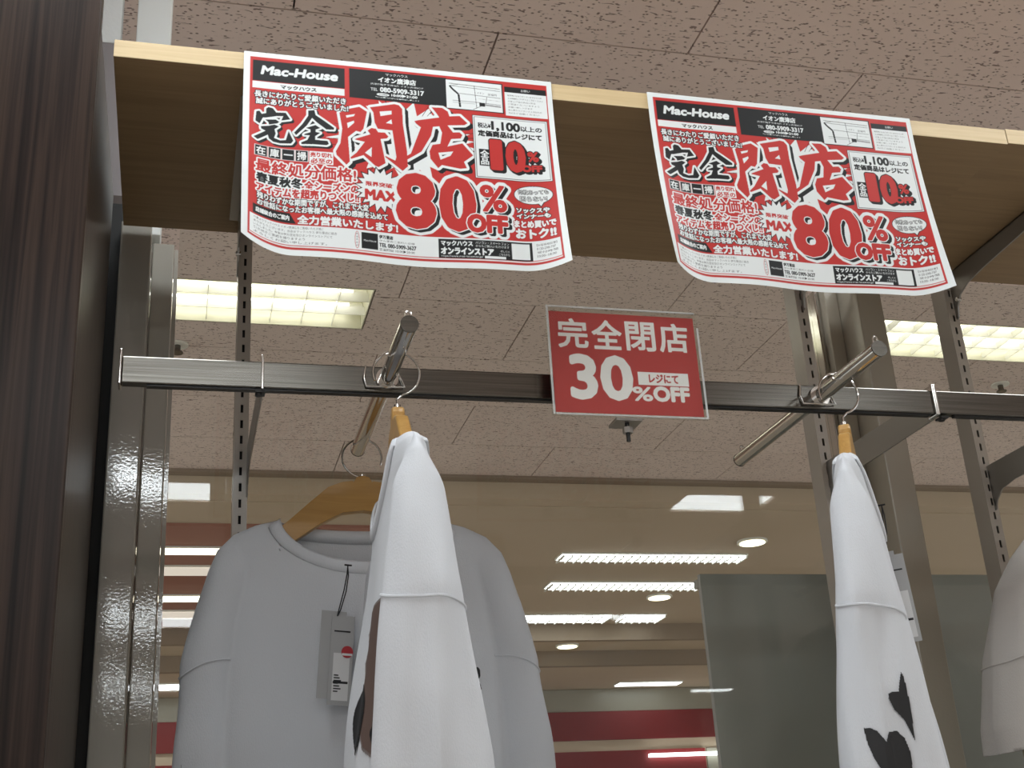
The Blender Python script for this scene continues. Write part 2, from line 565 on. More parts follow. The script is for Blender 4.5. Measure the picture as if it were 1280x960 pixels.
for x, y, z, lab in ((-0.035, 4.078, CEIL, 'small ceiling sprinkler below the light above the hanging rail end'),
                     (3.163, 4.101, CEIL, 'small ceiling sprinkler below the light beside the shelf corner bracket')):
    root = empty('sprinkler', (x, y, z))
    MB().tube([(0, 0, -0.006), (0, 0, -0.0005)], 0.036, 24).build('escutcheon', 'lampwhite', root, True)
    MB().tube([(0, 0, -0.03), (0, 0, -0.0062)], 0.011, 12).build('head', 'steel', root, True)
    MB().tube([(0, 0, -0.034), (0, 0, -0.0302)], 0.02, 16).build('deflector', 'steel', root, True)
    props(root, lab, 'sprinkler', 'ceiling sprinklers')

# grey board standing behind the glass
gb = empty('grey_display_board', (1.2, 2.10, 1.2))
MB().quadbox(-0.292, 0.60, 0, 0.012, -1.19, 0.822).build('board', 'greyboard', gb, bev=0.001)
MB().quadbox(-0.292, 0.60, 0.0125, 0.03, 0.80, 0.815).build('stiffener', 'greyboard', gb)
MB().quadbox(-0.25, -0.22, 0.0125, 0.3, -1.2, -1.19).build('foot', 'greyboard', gb)
MB().quadbox(0.5, 0.53, 0.0125, 0.3, -1.2, -1.19).build('foot', 'greyboard', gb)
props(gb, 'tall plain dark grey board behind the glass beside the mullion', 'board')


# ------------------------------------------------------------------ slotted uprights
def upright(xc, z0, z1, label):
    root = empty('slotted_upright', (xc, 1.846, z0))
    w, d, t = 0.0105, 0.040, 0.0015
    H = z1 - z0
    mb = MB()
    mb.quadbox(-w, -w + t, t, d, 0, H).quadbox(w - t, w, t, d, 0, H).quadbox(-w + t, w - t, d - t, d, 0, H)
    # face plate with real slots
    sw, sh, pitch = 0.002, 0.0065, 0.025
    mb.quadbox(-w, -sw, 0, t, 0, H).quadbox(sw, w, 0, t, 0, H)
    n = int(H / pitch)
    prev = 0.0
    for i in range(n):
        c = (i + 0.5) * pitch
        mb.quadbox(-sw, sw, 0, t, prev, c - sh)
        prev = c + sh
    mb.quadbox(-sw, sw, 0, t, prev, H)
    mb.build('channel', 'standard', root)
    MB().quadbox(-w + 0.003, w - 0.003, 0.016, 0.018, 0.0, H).build('slot_shade', 'black', root)  # black sheet put in for the shade inside the slots
    props(root, label, 'upright', 'slotted uprights in front of the glass')
    return root


upright(0.083, 0.1, 2.5245, 'slotted metal upright behind the clear end of the rail, nearest the pillar')
upright(1.052, 0.1, 2.5245, 'slotted metal upright behind the black-print sweatshirt, beside the mullion')
upright(1.357, 0.1, 2.5245, 'slotted metal upright past the mullion, carrying the curved shelf bracket')


# ------------------------------------------------------------------ shelf boards and brackets
def shelf(x0, x1, z0, label, dy=0.0):
    root = empty('wooden_shelf', (x0, 1.423 + dy, z0))
    MB().quadbox(0, x1 - x0, 0.0012, 0.445, 0, 0.0255).build('board', 'shadedmaple', root, bev=0.0006)
    MB().quadbox(0, x1 - x0, 0, 0.00115, 0.0001, 0.0254).build('edge_band', 'maple', root)
    props(root, label, 'shelf', 'shelf boards')
    return root


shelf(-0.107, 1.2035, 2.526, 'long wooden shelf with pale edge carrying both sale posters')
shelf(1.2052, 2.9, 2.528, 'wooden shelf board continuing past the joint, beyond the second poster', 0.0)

BR = [(0.446 - 0.026, 0), (0.446 - 0.026, -0.092), (0.414, -0.090), (0.409, -0.070), (0.396, -0.052), (0.37, -0.042), (0.32, -0.037), (0.06, -0.024), (0.055, 0)]


def shelf_bracket(x, label, sgn=1):
    root = empty('shelf_bracket', (x, 1.423, 2.5255))
    MB().prism(BR, 'x', -0.0015, 0.0015).build('plate', 'plate', root)
    MB().quadbox(-0.0015 - (0.014 if sgn < 0 else 0), 0.0015 + (0.014 if sgn > 0 else 0), 0.06, 0.40, -0.0022, -0.0002).build('flange', 'plate', root)
    MB().tube([(-0.004, 0.405, -0.058), (0.004, 0.405, -0.058)], 0.004, 12).build('rivet', 'chrome', root, True)
    props(root, label, 'bracket', 'shelf brackets')


shelf_bracket(0.071, 'thin steel shelf bracket seen edge on beside the first poster', -1)
shelf_bracket(1.052, 'steel shelf bracket whose tip shows under the second poster')
shelf_bracket(1.361, 'curved steel shelf bracket in view at the far end of the shelf')

# ------------------------------------------------------------------ hanging rails
RZ0, RZ1, RY0, RY1 = 2.104, 2.139, 1.490, 1.505
ARM = [(1.856, 2.152), (1.856, 2.070), (1.843, 2.073), (1.834, 2.088), (1.815, 2.102), (1.78, 2.107), (1.505, 2.108), (1.505, 2.146), (1.70, 2.152)]


def rail(x0, x1, label, ends, arms):
    root = empty('hanging_rail', (0, 0, 0))
    MB().quadbox(x0, x1, RY0, RY1, RZ0, RZ1).build('bar', 'steel', root, bev=0.0015)
    MB().quadbox(x0 + 0.03, x1 - 0.005, RY0 + 0.003, RY1 - 0.003, RZ0 - 0.0025, RZ0 - 0.0002).build('bottom_channel', 'darkscrew', root)
    for x in ends:
        MB().quadbox(x - 0.0015, x + 0.0015, RY0 - 0.004, RY1 + 0.004, RZ0 - 0.003, RZ1 + 0.008).build('end_plate', 'chrome', root, bev=0.0008)
    for x in arms:
        MB().prism(ARM, 'x', x - 0.0012, x + 0.0012).build('bracket_arm', 'plate', root)
        MB().quadbox(x - 0.010, x + 0.002, RY0 + 0.001, RY1 + 0.002, RZ0 - 0.0055, RZ0 - 0.003).build('clamp_foot', 'darkscrew', root)
        MB().tube([(x - 0.006, 1.497, RZ0 - 0.009), (x - 0.006, 1.497, RZ0 - 0.0057)], 0.004, 10).build('screw', 'darkscrew', root, True)
    props(root, label, 'rail', 'hanging rails')


rail(-0.077, 1.032, 'flat steel hanging rail carrying the sale sign and both chrome arms', (-0.0785, 0.091, 1.0335), (0.093,))
rail(1.036, 2.6, 'flat steel hanging rail continuing past the joint near the mullion', (1.0365,), (1.052, 1.361))


# ------------------------------------------------------------------ face-out arms
def faceout(x, label):
    root = empty('chrome_faceout', (x, 1.5, 2.122))
    f, b, r = -0.178, 0.262, 0.0105
    MB().tube([(0, f + 0.001, 0), (0, b - 0.001, 0)], r, 24).build('tube', 'chrome', root, True)
    MB().tube([(0, f - 0.001, 0), (0, f + 0.0009, 0)], r + 0.0004, 24).build('end_cap', 'steel', root, True)
    MB().tube([(0, b - 0.0009, 0), (0, b + 0.001, 0)], r + 0.0004, 24).build('end_cap', 'steel', root, True)
    for y in (f + 0.006, b - 0.012):
        pts = [(-0.003, y, 0.008)] + [(-0.003 * math.cos(t), y, 0.016 + 0.003 * math.sin(t)) for t in np.linspace(0, math.pi, 7)] + [(0.003, y, 0.008)]
        MB().tube(pts, 0.0013, 6).build('stop_pin', 'chrome', root, True)
    # wire saddle that clips the arm on the rail
    pts = [(-0.027, -0.012, 0.017), (-0.030, -0.013, 0.0), (-0.027, -0.014, -0.012), (0.0, -0.015, -0.0125), (0.022, -0.014, -0.012), (0.012, -0.013, 0.012)]
    MB().tube(pts, 0.0014, 8).build('saddle_wire', 'chrome', root, True)
    MB().tube([(0, -0.0145, 0), (0, -0.0102, 0)], 0.0145, 24).build('collar', 'chrome', root, True)
    props(root, label, 'faceout', 'chrome arms on the rail')


faceout(0.247, 'round chrome arm through the rail holding two sweatshirts')
faceout(1.402, 'round chrome arm on the continuing rail above the greige shirt')
faceout(0.853, 'round chrome arm through the rail holding the black-print sweatshirt')


# ------------------------------------------------------------------ hangers
def hanger(loc, rz, label, hook_rz, loop_z=0.1215, hk=1, cz=0.077):
    """origin at the neck level; local x runs along the shoulders"""
    root = empty('coat_hanger', loc, rz)
    topc = [(0.0, cz), (0.009, cz - 0.002), (0.0135, cz - 0.010), (0.0145, 0.058), (0.03, 0.056), (0.05, 0.048), (0.075, 0.026), (0.105, -0.002), (0.135, -0.026), (0.160, -0.046), (0.172, -0.058), (0.175, -0.066)]
    botc = [(0.166, -0.074), (0.14, -0.060), (0.10, -0.034), (0.06, -0.006), (0.03, 0.010), (0.0, 0.014)]
    half = topc + botc
    poly = half + [(-x, z) for x, z in half[::-1] if x > 1e-6]
    MB().prism(poly, 'y', -0.0078, 0.0078).build('body', 'hangerwood', root, bev=0.003, seg=3)
    # hook: stem then loop over the arm
    rel = hook_rz - rz
    ux, uy = math.cos(rel), math.sin(rel)
    R = 0.029
    cen = loop_z - 0.0
    pts = [(0, 0, cz - 0.006), (0, 0, cen - R - 0.006)]
    for k in range(0, 27):
        a = -math.pi / 2 + 0.35 * 0 + hk * (0.25 + (2 * math.pi - 1.45) * k / 26)
        p = (R * math.cos(a), R * math.sin(a))
        pts.append((p[0] * ux, p[0] * uy, cen + p[1]))
    MB().tube(pts, 0.0016, 8).build('hook', 'chrome', root, True)
    MB().tube([(0, 0, cz - 0.004), (0, 0, cz + 0.0035)], 0.0042, 10).build('ferrule', 'chrome', root, True)
    props(root, label, 'hanger', 'wooden coat hangers')
    return root


# ------------------------------------------------------------------ sweatshirts
def smooth(a, b, x):
    t = np.clip((x - a) / (b - a), 0, 1)
    return t * t * (3 - 2 * t)


class Shirt:
    A_NECK, B_NECK, B_BACK = 0.118, 0.066, 0.012

    def __init__(self, wz, depth, sleeve, L, seed, fold=1.0, tilt=0.0, split=1.6, seam_low=1, crease=1.0):
        self.split, self.seam_low, self.crease = split, seam_low, crease
        self.wz, self.depth, self.sleeve, self.L, self.fold, self.tilt = wz, depth, sleeve, L, fold, tilt
        self.ph = np.random.RandomState(seed).uniform(0, 6.28, 8)

    def w(self, z):
        return np.interp(-z, [p[0] for p in self.wz], [p[1] for p in self.wz])

    def ip(self, tab, z):
        return np.interp(-z, [p[0] for p in tab], [p[1] for p in tab])

    def lobe(self, z):
        return np.interp(-z, [0, 0.06, 0.2, 0.6], [0.02, 0.026, 0.034, 0.040])

    def h(self, x, z):
        w, d = self.w(z), self.ip(self.depth, z)
        a = smooth(0.0, 0.09, -z)
        ws = self.lobe(z)
        wt = w * (1 - a) + (w - self.split * ws) * a
        ax = np.abs(x)
        tor = d * np.sqrt(np.clip(1 - np.clip(ax / wt, 0, 1) ** 2.6, 0, 1))
        ds = self.ip(self.sleeve, z) * a
        sl = ds * np.sqrt(np.clip(1 - ((ax - (w - ws)) / ws) ** 2, 0, 1))
        k = 0.004
        m = np.maximum(tor, sl)
        return m + k * np.exp(-np.abs(tor - sl) / k) * 0.35 * np.minimum(1, np.minimum(tor, sl) / k)

    def surf(self, x, z, side):
        x, z = np.asarray(x, float), np.asarray(z, float)
        hh = self.h(x, z)
        r = smooth(0.05, 0.35, -z) * self.fold
        p = self.ph
        f = 0.006 * np.sin(26 * x + p[0] + 2.2 * z) + 0.0045 * np.sin(47 * x + p[1] - 5 * z) * (1 if side < 0 else .7)
        f = f + 0.003 * np.sin(14 * z + 20 * x + p[2])
        sw = 0.010 * np.sin(9 * x + p[3]) * r
        edge = np.clip(hh / 0.012, 0, 1)
        y = side * hh + f * r * edge + sw
        return y

    def push(self, x, y, z):
        """soft vertical creases on the outer face of the sleeves"""
        p, w = self.ph, self.w(z)
        k = smooth(0.86, 1.0, np.abs(x) / w) * smooth(0.03, 0.22, -z) * self.crease
        g = 0.0042 * np.sin(78 * y + p[4] + 5 * z) + 0.0022 * np.sin(150 * y + p[5] - 11 * z) + 0.0018 * np.sin(33 * z + 60 * y + p[6])
        return x + np.sign(x) * k * g

    def front_top(self, x):
        a = self.A_NECK
        return -self.B_NECK * np.sqrt(np.clip(1 - (x / a) ** 2, 0, 1))

    def back_top(self, x):
        a = self.A_NECK
        return -self.B_BACK * np.sqrt(np.clip(1 - (x / a) ** 2, 0, 1))

    def sheet(self, side, nz=150, nx=120, short=None):
        t = np.linspace(0, 1, nz + 1) ** 1.55
        th = np.linspace(0, math.pi, nx + 1)
        V = []
        for tt in t:
            z = -self.L * tt
            x = -self.w(z) * np.cos(th)
            zt = (self.front_top(x) if side < 0 else self.back_top(x)) * (np.abs(x) < self.A_NECK)
            zz = zt + z * (self.L + zt) / self.L
            if short:
                hem = -short[0] - 0.12 * (np.abs(x) - short[1])
                zz = np.where((np.abs(x) > short[1]) & (zz < hem), hem, zz)
            y = self.surf(x, zz, side)
            V.append(np.stack([self.push(x, y, zz), y, zz + self.tilt * x], 1))
        return np.array(V)

    def build(self, loc, rz, name, label, clothm='cloth', group=None, short=None):
        root = empty(name, loc, rz)
        nz, nx = 150, 120
        F, B = self.sheet(-1, short=short), self.sheet(1, short=short)
        n = (nz + 1) * (nx + 1)
        verts = np.concatenate([F.reshape(-1, 3), B.reshape(-1, 3)])
        faces = []
        for s in (0, 1):
            G = (F, B)[s]
            for j in range(nz):
                for i in range(nx):
                    a = s * n + j * (nx + 1) + i
                    q = (a, a + 1, a + nx + 2, a + nx + 1)
                    faces.append(q if s == 0 else q[::-1])
        me = bpy.data.meshes.new('garment')
        me.from_pydata(verts.tolist(), [], faces)
        bm = bmesh.new()
        bm.from_mesh(me)
        bmesh.ops.remove_doubles(bm, verts=bm.verts, dist=1e-5)
        bmesh.ops.recalc_face_normals(bm, faces=bm.faces)
        bm.to_mesh(me)
        bm.free()
        link('garment', me, clothm, root, True)
        # ribbed collar
        a = self.A_NECK
        xs = a * np.sin(np.linspace(-math.pi / 2, math.pi / 2, 41))
        ring = []
        for side, tp, sgn in ((-1, self.front_top, 1), (1, self.back_top, -1)):
            for x in (xs if sgn > 0 else xs[::-1])[:-1]:
                ring.append((x, tp(x), side))
        prof = [(0.002, 0.0015), (0.0035, -0.003), (0.0032, -0.010), (0.002, -0.0165), (-0.001, -0.0175), (-0.001, 0.0)]
        cv, cf = [], []
        for x, z, side in ring:
            s = 1 - abs(x) / a
            k = math.sqrt(max(0, 1 - (x / a) ** 2))
            for off, dz in prof:
                # slide outwards along the shoulder at the neck points, downwards in the middle
                xx = x * (1 - dz / a * (1 - k) * 0.9)
                zz = z + dz * (0.8 + 0.2 * k)
                y = float(self.surf(x * 0.995, min(zz, -0.001), side)) + side * off
                cv.append((xx, y, zz + self.tilt * xx))
        m, np_ = len(ring), len(prof)
        for i in range(m):
            for k in range(np_):
                cf.append((i * np_ + k, i * np_ + (k + 1) % np_, ((i + 1) % m) * np_ + (k + 1) % np_, ((i + 1) % m) * np_ + k))
        me = bpy.data.meshes.new('collar')
        me.from_pydata(cv, [], cf)
        bm = bmesh.new()
        bm.from_mesh(me)
        bmesh.ops.recalc_face_normals(bm, faces=bm.faces)
        bm.to_mesh(me)
        bm.free()
        link('collar', me, 'rib' if clothm == 'cloth' else clothm, root, True)
        # drop shoulder seams
        for s in (-1, 1):
            pts = []
            zs = -0.196
            for side in (-1, 1):
                ws = float(self.lobe(zs))
                us = np.sin(np.linspace(math.asin(-0.95), math.pi / 2, 26))
                seq = []
                for u in us:
                    z = zs - (0.022 * (0.5 + 0.5 * u) ** 2 if self.seam_low == 0 else 0.016 + self.seam_low * side * 0.018 * (1 - u) / 1.95)
                    wv = float(self.w(z))
                    x = s * (wv - ws + ws * u * 0.999)
                    yy = float(self.surf(x, z, side)) + side * 0.0004
                    seq.append((float(self.push(x, yy, z)) + s * 0.0004, yy, z + self.tilt * x))
                pts += seq if side < 0 else seq[::-1][1:]
            MB().tube(pts, 0.0015, 6).build('seam', clothm, root, True)
        props(root, label, 'sweatshirt', group)
        return root

    def patch(self, poly, side, m, parent, name='print', cell=0.0014, off=0.0012):
        """flat print that follows the cloth: poly in local (x, z)"""
        P = np.array(poly)
        x0, x1, z0, z1 = P[:, 0].min(), P[:, 0].max(), P[:, 1].min(), P[:, 1].max()
        nx, nz = int((x1 - x0) / cell) + 2, int((z1 - z0) / cell) + 2
        gx, gz = x0 + cell * np.arange(nx + 1), z0 + cell * np.arange(nz + 1)
        cx, cz = np.meshgrid(gx[:-1] + cell / 2, gz[:-1] + cell / 2)
        ins = inside(P, cx, cz)
        X, Z = np.meshgrid(gx, gz)
        lim = self.w(Z) * 0.9995
        X = np.clip(X, -lim, lim)
        Y = self.surf(X, Z, side) + side * off
        V = np.stack([X, Y, Z + self.tilt * X], -1).reshape(-1, 3)
        fs = []
        for j, i in zip(*np.nonzero(ins)):
            a = j * (nx + 1) + i
            fs.append((a, a + 1, a + nx + 2, a + nx + 1))
        if not fs:
            return
        used = sorted({i for f in fs for i in f})
        mp = {u: k for k, u in enumerate(used)}
        me = bpy.data.meshes.new(name)
        me.from_pydata(V[used].tolist(), [], [tuple(mp[i] for i in f) for f in fs])
        return link(name, me, m, parent, True)


def end_patch(root, poly, sx, m, name, cell=0.0012, off=0.0012):
    """print on the outer face of a sleeve, outline in local (y, z)"""
    from mathutils.bvhtree import BVHTree
    me0 = [c for c in root.children if c.name.startswith('garment')][0].data
    tree = BVHTree.FromPolygons([v.co for v in me0.vertices], [p.vertices for p in me0.polygons])
    P = np.array(poly)
    y0, z0 = P.min(0)
    y1, z1 = P.max(0)
    ny, nz = int((y1 - y0) / cell) + 2, int((z1 - z0) / cell) + 2
    cy, cz = np.meshgrid(y0 + cell * (np.arange(ny) + 0.5), z0 + cell * (np.arange(nz) + 0.5))
    ins = inside(P, cy, cz)
    vid, vs, fs = {}, [], []

    def vert(i, j):
        if (i, j) not in vid:
            hit, nrm, _, _ = tree.ray_cast(Vector((sx * 0.6, y0 + cell * i, z0 + cell * j)), Vector((-sx, 0, 0)))
            if hit is None:
                vid[(i, j)] = None
            else:
                if nrm.x * sx < 0:
                    nrm = -nrm
                vid[(i, j)] = len(vs)
                vs.append(tuple(hit + nrm * off))
        return vid[(i, j)]
    for j, i in zip(*np.nonzero(ins)):
        q = [vert(i, j), vert(i + 1, j), vert(i + 1, j + 1), vert(i, j + 1)]
        if None not in q:
            fs.append(tuple(q))
    me = bpy.data.meshes.new(name)
    me.from_pydata(vs, [], fs)
    return link(name, me, m, root, True)


def inside(P, X, Y):
    r = np.zeros(X.shape, bool)
    n = len(P)
    for i in range(n):
        (xa, ya), (xb, yb) = P[i], P[(i + 1) % n]
        if ya == yb:
            continue
        c = ((Y >= min(ya, yb)) & (Y < max(ya, yb)))
        r ^= c & (X < (xb - xa) * (Y - ya) / (yb - ya) + xa)
    return r


def blob(cx, cz, rx, rz_, n=40, wob=0.0, ph=0.0):
    return [(cx + rx * math.cos(t) * (1 + wob * math.sin(3 * t + ph)), cz + rz_ * math.sin(t) * (1 + wob * math.cos(2 * t + ph))) for t in np.linspace(0, 2 * math.pi, n, endpoint=False)]


W1 = [(0, 0.118), (0.008, 0.150), (0.022, 0.180), (0.045, 0.202), (0.075, 0.214), (0.12, 0.228), (0.2, 0.247), (0.3, 0.254), (0.75, 0.262)]
s1 = Shirt(W1, [(0, 0.010), (0.03, 0.020), (0.15, 0.032), (0.4, 0.044), (0.8, 0.05)], [(0, 0.015), (0.2, 0.024), (0.5, 0.032)], 0.72, 3, 0.9, seam_low=0)
sh1 = s1.build((0.252, 1.757, 2.012), 0.0, 'white_sweatshirt', 'white sweatshirt hanging flat to the viewer with hang tag at its collar', group='sweatshirts on the chrome arms')
hanger((0.252, 1.757, 2.012), 0.0, 'wooden hanger in the flat facing sweatshirt, one arm bare above its collar', 0.0, loop_z=0.0955, hk=-1, cz=0.066)
s2 = Shirt(W1, [(0, 0.022), (0.03, 0.026), (0.15, 0.034), (0.4, 0.054), (0.8, 0.08)], [(0, 0.020), (0.055, 0.024), (0.15, 0.034), (0.24, 0.043), (0.36, 0.055), (0.7, 0.065)], 0.72, 11, 1.0)
NZ2 = 1.985
R2 = math.radians(-94)
sh2 = s2.build((0.250, 1.435, NZ2), R2, 'white_sweatshirt', 'white sweatshirt hanging edge on in front, brown and black print on its chest', group='sweatshirts on the chrome arms')
hanger((0.250, 1.435, NZ2), R2, 'wooden hanger with its stub above the edge-on sweatshirt on the first arm', 0.0, loop_z=0.1225)
s3 = Shirt(W1, [(0, 0.015), (0.03, 0.022), (0.15, 0.035), (0.4, 0.058), (0.8, 0.08)], [(0, 0.018), (0.055, 0.021), (0.15, 0.029), (0.24, 0.037), (0.36, 0.050), (0.7, 0.06)], 0.72, 23, 1.0, seam_low=-1)
R3 = math.radians(90 - 33)
sh3 = s3.build((0.855, 1.44, NZ2), R3, 'white_sweatshirt', 'white sweatshirt with black leaf shapes, edge on under the second arm', group='sweatshirts on the chrome arms')
hanger((0.855, 1.44, NZ2), R3, 'wooden hanger with its stub above the black-print sweatshirt', 0.0, loop_z=0.1225)
W4 = [(0, 0.118), (0.02, 0.16), (0.05, 0.19), (0.1, 0.225), (0.2, 0.262), (0.3, 0.285), (0.75, 0.30)]
s4 = Shirt(W4, [(0, 0.012), (0.05, 0.03), (0.4, 0.06), (0.8, 0.08)], [(0, 0.02), (0.2, 0.035), (0.5, 0.045)], 0.7, 31, 1.0)
sh4 = s4.build((1.402, 1.63, 1.982), 0.0, 'greige_shirt', 'pale greige short-sleeved shirt cut by the frame edge near the last upright', 'cloth2', short=(0.325, 0.20))
hanger((1.402, 1.63, 1.982), 0.0, 'wooden hanger inside the greige shirt at the frame edge', 0.0)

BROWN = [(0.13, -0.184), (0.08, -0.184), (0.03, -0.187), (0.004, -0.200), (0.014, -0.216), (0.000, -0.232), (0.014, -0.256), (0.055, -0.30), (0.085, -0.335), (0.15, -0.36), (0.20, -0.32), (0.20, -0.20)]
s2.patch(BROWN, -1, 'greyink', sh2, 'print_outline', off=0.0010)
s2.patch([(0.135 + (x - 0.135) * 0.93, -0.27 + (z + 0.27) * 0.96) for x, z in BROWN], -1, 'brownink', sh2, 'print_brown', off=0.0016)
s2.patch(blob(0.032, -0.297, 0.052, 0.039, wob=0.06), -1, 'ink', sh2, 'print_black', off=0.0022)
s2.patch(blob(0.15, -0.325, 0.04, 0.016, wob=0.1), -1, 'ink', sh2, 'print_black', off=0.0023)
s2.patch([(0.045 + 0.025 * math.cos(t) * q, -0.205 + 0.010 * math.sin(t) * q) for q, ts in ((1.0, np.linspace(0.6, 5.2, 20)), (0.75, np.linspace(5.2, 0.6, 20))) for t in ts], -1, 'tagwhite', sh2, 'print_line', cell=0.0006, off=0.0023)
end_patch(sh3, [(0.0199, -0.3415), (0.0130, -0.3420), (0.0065, -0.3460), (-0.0007, -0.3571), (-0.0045, -0.3480), (-0.0116, -0.3465), (-0.0183, -0.3540), (-0.0220, -0.3684), (-0.0210, -0.400), (-0.008, -0.43), (0.0097, -0.3817), (0.0139, -0.3726), (0.0181, -0.3577)], -1, 'ink', 'print_leaf', cell=0.0008)
end_patch(sh3, [(-0.0258, -0.2865), (-0.0220, -0.3000), (-0.0204, -0.3069), (-0.0140, -0.3065), (-0.0100, -0.3085), (-0.0091, -0.3132), (-0.0128, -0.3249), (-0.0213, -0.3360), (-0.0285, -0.3570), (-0.0296, -0.3307), (-0.0290, -0.3033), (-0.0275, -0.2900)], -1, 'ink', 'print_leaf', cell=0.0008)
s1.patch(blob(0.152, -0.222, 0.004, 0.008), -1, 'ink', sh1, 'print_mark', cell=0.0007)
s1.patch(blob(0.153, -0.243, 0.003, 0.007), -1, 'ink', sh1, 'print_mark', cell=0.0007)
s1.patch(blob(-0.244, -0.335, 0.005, 0.012), -1, 'ink', sh1, 'print_mark', cell=0.0007)

# ------------------------------------------------------------------ printed matter: drawn as coloured cells of the sheet itself
WHITE, BLACK, RED, PAPER, GREY = (0.78, 0.81, 0.81), (0.018, 0.019, 0.020), (0.52, 0.042, 0.038), (0.80, 0.84, 0.84), (0.33, 0.33, 0.33)
_tc = {}


def text_tris(s):
    if s in _tc:
        return _tc[s]
    c = bpy.data.curves.new('t', 'FONT')
    c.body = s
    c.resolution_u = 3
    o = bpy.data.objects.new('t', c)
    COL.objects.link(o)
    dg = bpy.context.evaluated_depsgraph_get()
    dg.update()
    me = bpy.data.meshes.new_from_object(o.evaluated_get(dg))
    me.calc_loop_triangles()
    v = np.zeros(len(me.vertices) * 3)
    me.vertices.foreach_get('co', v)
    t = np.zeros(len(me.loop_triangles) * 3, np.int32)
    me.loop_triangles.foreach_get('vertices', t)
    bpy.data.objects.remove(o)
    bpy.data.curves.remove(c)
    bpy.data.meshes.remove(me)
    r = (v.reshape(-1, 3)[:, :2], t.reshape(-1, 3))
    _tc[s] = r
    return r


class Canvas:
    def __init__(self, uw, uh, px_w, bg):
        self.k = px_w / uw
        self.W, self.H = int(px_w), int(round(uh * self.k))
        self.a = np.empty((self.H, self.W, 3))
        self.a[:] = bg

    def paint(self, mask, col):
        self.a[mask] = col

    def poly(self, pts, col=None):
        P = np.array(pts, float) * self.k
        m = np.zeros((self.H, self.W), bool)
        x0, x1 = max(0, int(P[:, 0].min()) - 1), min(self.W, int(P[:, 0].max()) + 2)
        y0, y1 = max(0, int(P[:, 1].min()) - 1), min(self.H, int(P[:, 1].max()) + 2)
        if x1 <= x0 or y1 <= y0:
            return m
        X, Y = np.meshgrid(np.arange(x0, x1) + 0.5, np.arange(y0, y1) + 0.5)
        m[y0:y1, x0:x1] = inside(P, X, Y)
        if col:
            self.paint(m, col)
        return m

    def rect(self, x0, y0, x1, y1, col):
        k = self.k
        self.a[max(0, int(round(y0 * k))):int(round(y1 * k)), max(0, int(round(x0 * k))):int(round(x1 * k))] = col

    def line(self, pts, w, col):
        for (xa, ya), (xb, yb) in zip(pts[:-1], pts[1:]):
            d = math.hypot(xb - xa, yb - ya) or 1
            nx, ny = -(yb - ya) / d * w / 2, (xb - xa) / d * w / 2
            self.poly([(xa + nx, ya + ny), (xb + nx, yb + ny), (xb - nx, yb - ny), (xa - nx, ya - ny)], col)

    def text_mask(self, s, x0, y0, x1, y1, slant=0.0):
        v, t = text_tris(s)
        lo, hi = v.min(0), v.max(0)
        sx = (x1 - x0) / (hi[0] - lo[0])
        sy = (y1 - y0) / (hi[1] - lo[1])
        X = (x0 + (v[:, 0] - lo[0]) * sx) * self.k
        Y = (y1 - (v[:, 1] - lo[1]) * sy) * self.k
        X = X + slant * (y1 * self.k - Y)
        m = np.zeros((self.H, self.W), bool)
        for a, b, c in t:
            xa, xb, xc, ya, yb, yc = X[a], X[b], X[c], Y[a], Y[b], Y[c]
            i0, i1 = max(0, int(min(xa, xb, xc) - 0.5)), min(self.W, int(max(xa, xb, xc) + 1.5))
            j0, j1 = max(0, int(min(ya, yb, yc) - 0.5)), min(self.H, int(max(ya, yb, yc) + 1.5))
            if i1 <= i0 or j1 <= j0:
                continue
            gx = np.arange(i0, i1)[None, :] + 0.5
            gy = np.arange(j0, j1)[:, None] + 0.5
            e1 = (xb - xa) * (gy - ya) - (yb - ya) * (gx - xa)
            e2 = (xc - xb) * (gy - yb) - (yc - yb) * (gx - xb)
            e3 = (xa - xc) * (gy - yc) - (ya - yc) * (gx - xc)
            e = 1e-9
            m[j0:j1, i0:i1] |= ((e1 >= -e) & (e2 >= -e) & (e3 >= -e)) | ((e1 <= e) & (e2 <= e) & (e3 <= e))
        return m

    def dil(self, m, r):
        r *= self.k
        if r < 0.45:
            return m
        R = int(math.ceil(r))
        ys, xs = np.nonzero(m)
        if len(ys) == 0:
            return m
        y0, y1, x0, x1 = max(0, ys.min() - R), min(self.H, ys.max() + R + 1), max(0, xs.min() - R), min(self.W, xs.max() + R + 1)
        sub = np.pad(m[y0:y1, x0:x1], R)
        out = np.zeros((y1 - y0, x1 - x0), bool)
        h, w = out.shape
        for dy in range(-R, R + 1):
            for dx in range(-R, R + 1):
                if dx * dx + dy * dy <= r * r + 0.25:
                    out |= sub[R + dy:R + dy + h, R + dx:R + dx + w]
        m2 = m.copy()
        m2[y0:y1, x0:x1] |= out
        return m2

    def shift(self, m, dx, dy):
        dx, dy = int(round(dx * self.k)), int(round(dy * self.k))
        o = np.zeros_like(m)
        H, W = m.shape
        o[max(0, dy):min(H, H + dy), max(0, dx):min(W, W + dx)] = m[max(0, -dy):min(H, H - dy), max(0, -dx):min(W, W - dx)]
        return o

    def text(self, s, x0, y0, x1, y1, col, bold=0.0, outs=(), slant=0.0, shadow=None):
        self.styled(self.text_mask(s, x0, y0, x1, y1, slant), col, bold, outs, shadow)

    def styled(self, m, col, bold=0.0, outs=(), shadow=None):
        b = self.dil(m, bold)
        big = b
        rr = 0.0
        lay = []
        for w, c in outs:
            rr += w
            big = self.dil(b, rr)
            lay.append((big, c))
        if shadow:
            dx, dy, c = shadow
            for k in np.linspace(0, 1, 5):
                self.paint(self.shift(big, dx * k, dy * k), c)
        for mk, c in lay[::-1]:
            self.paint(mk, c)
        self.paint(b, col)

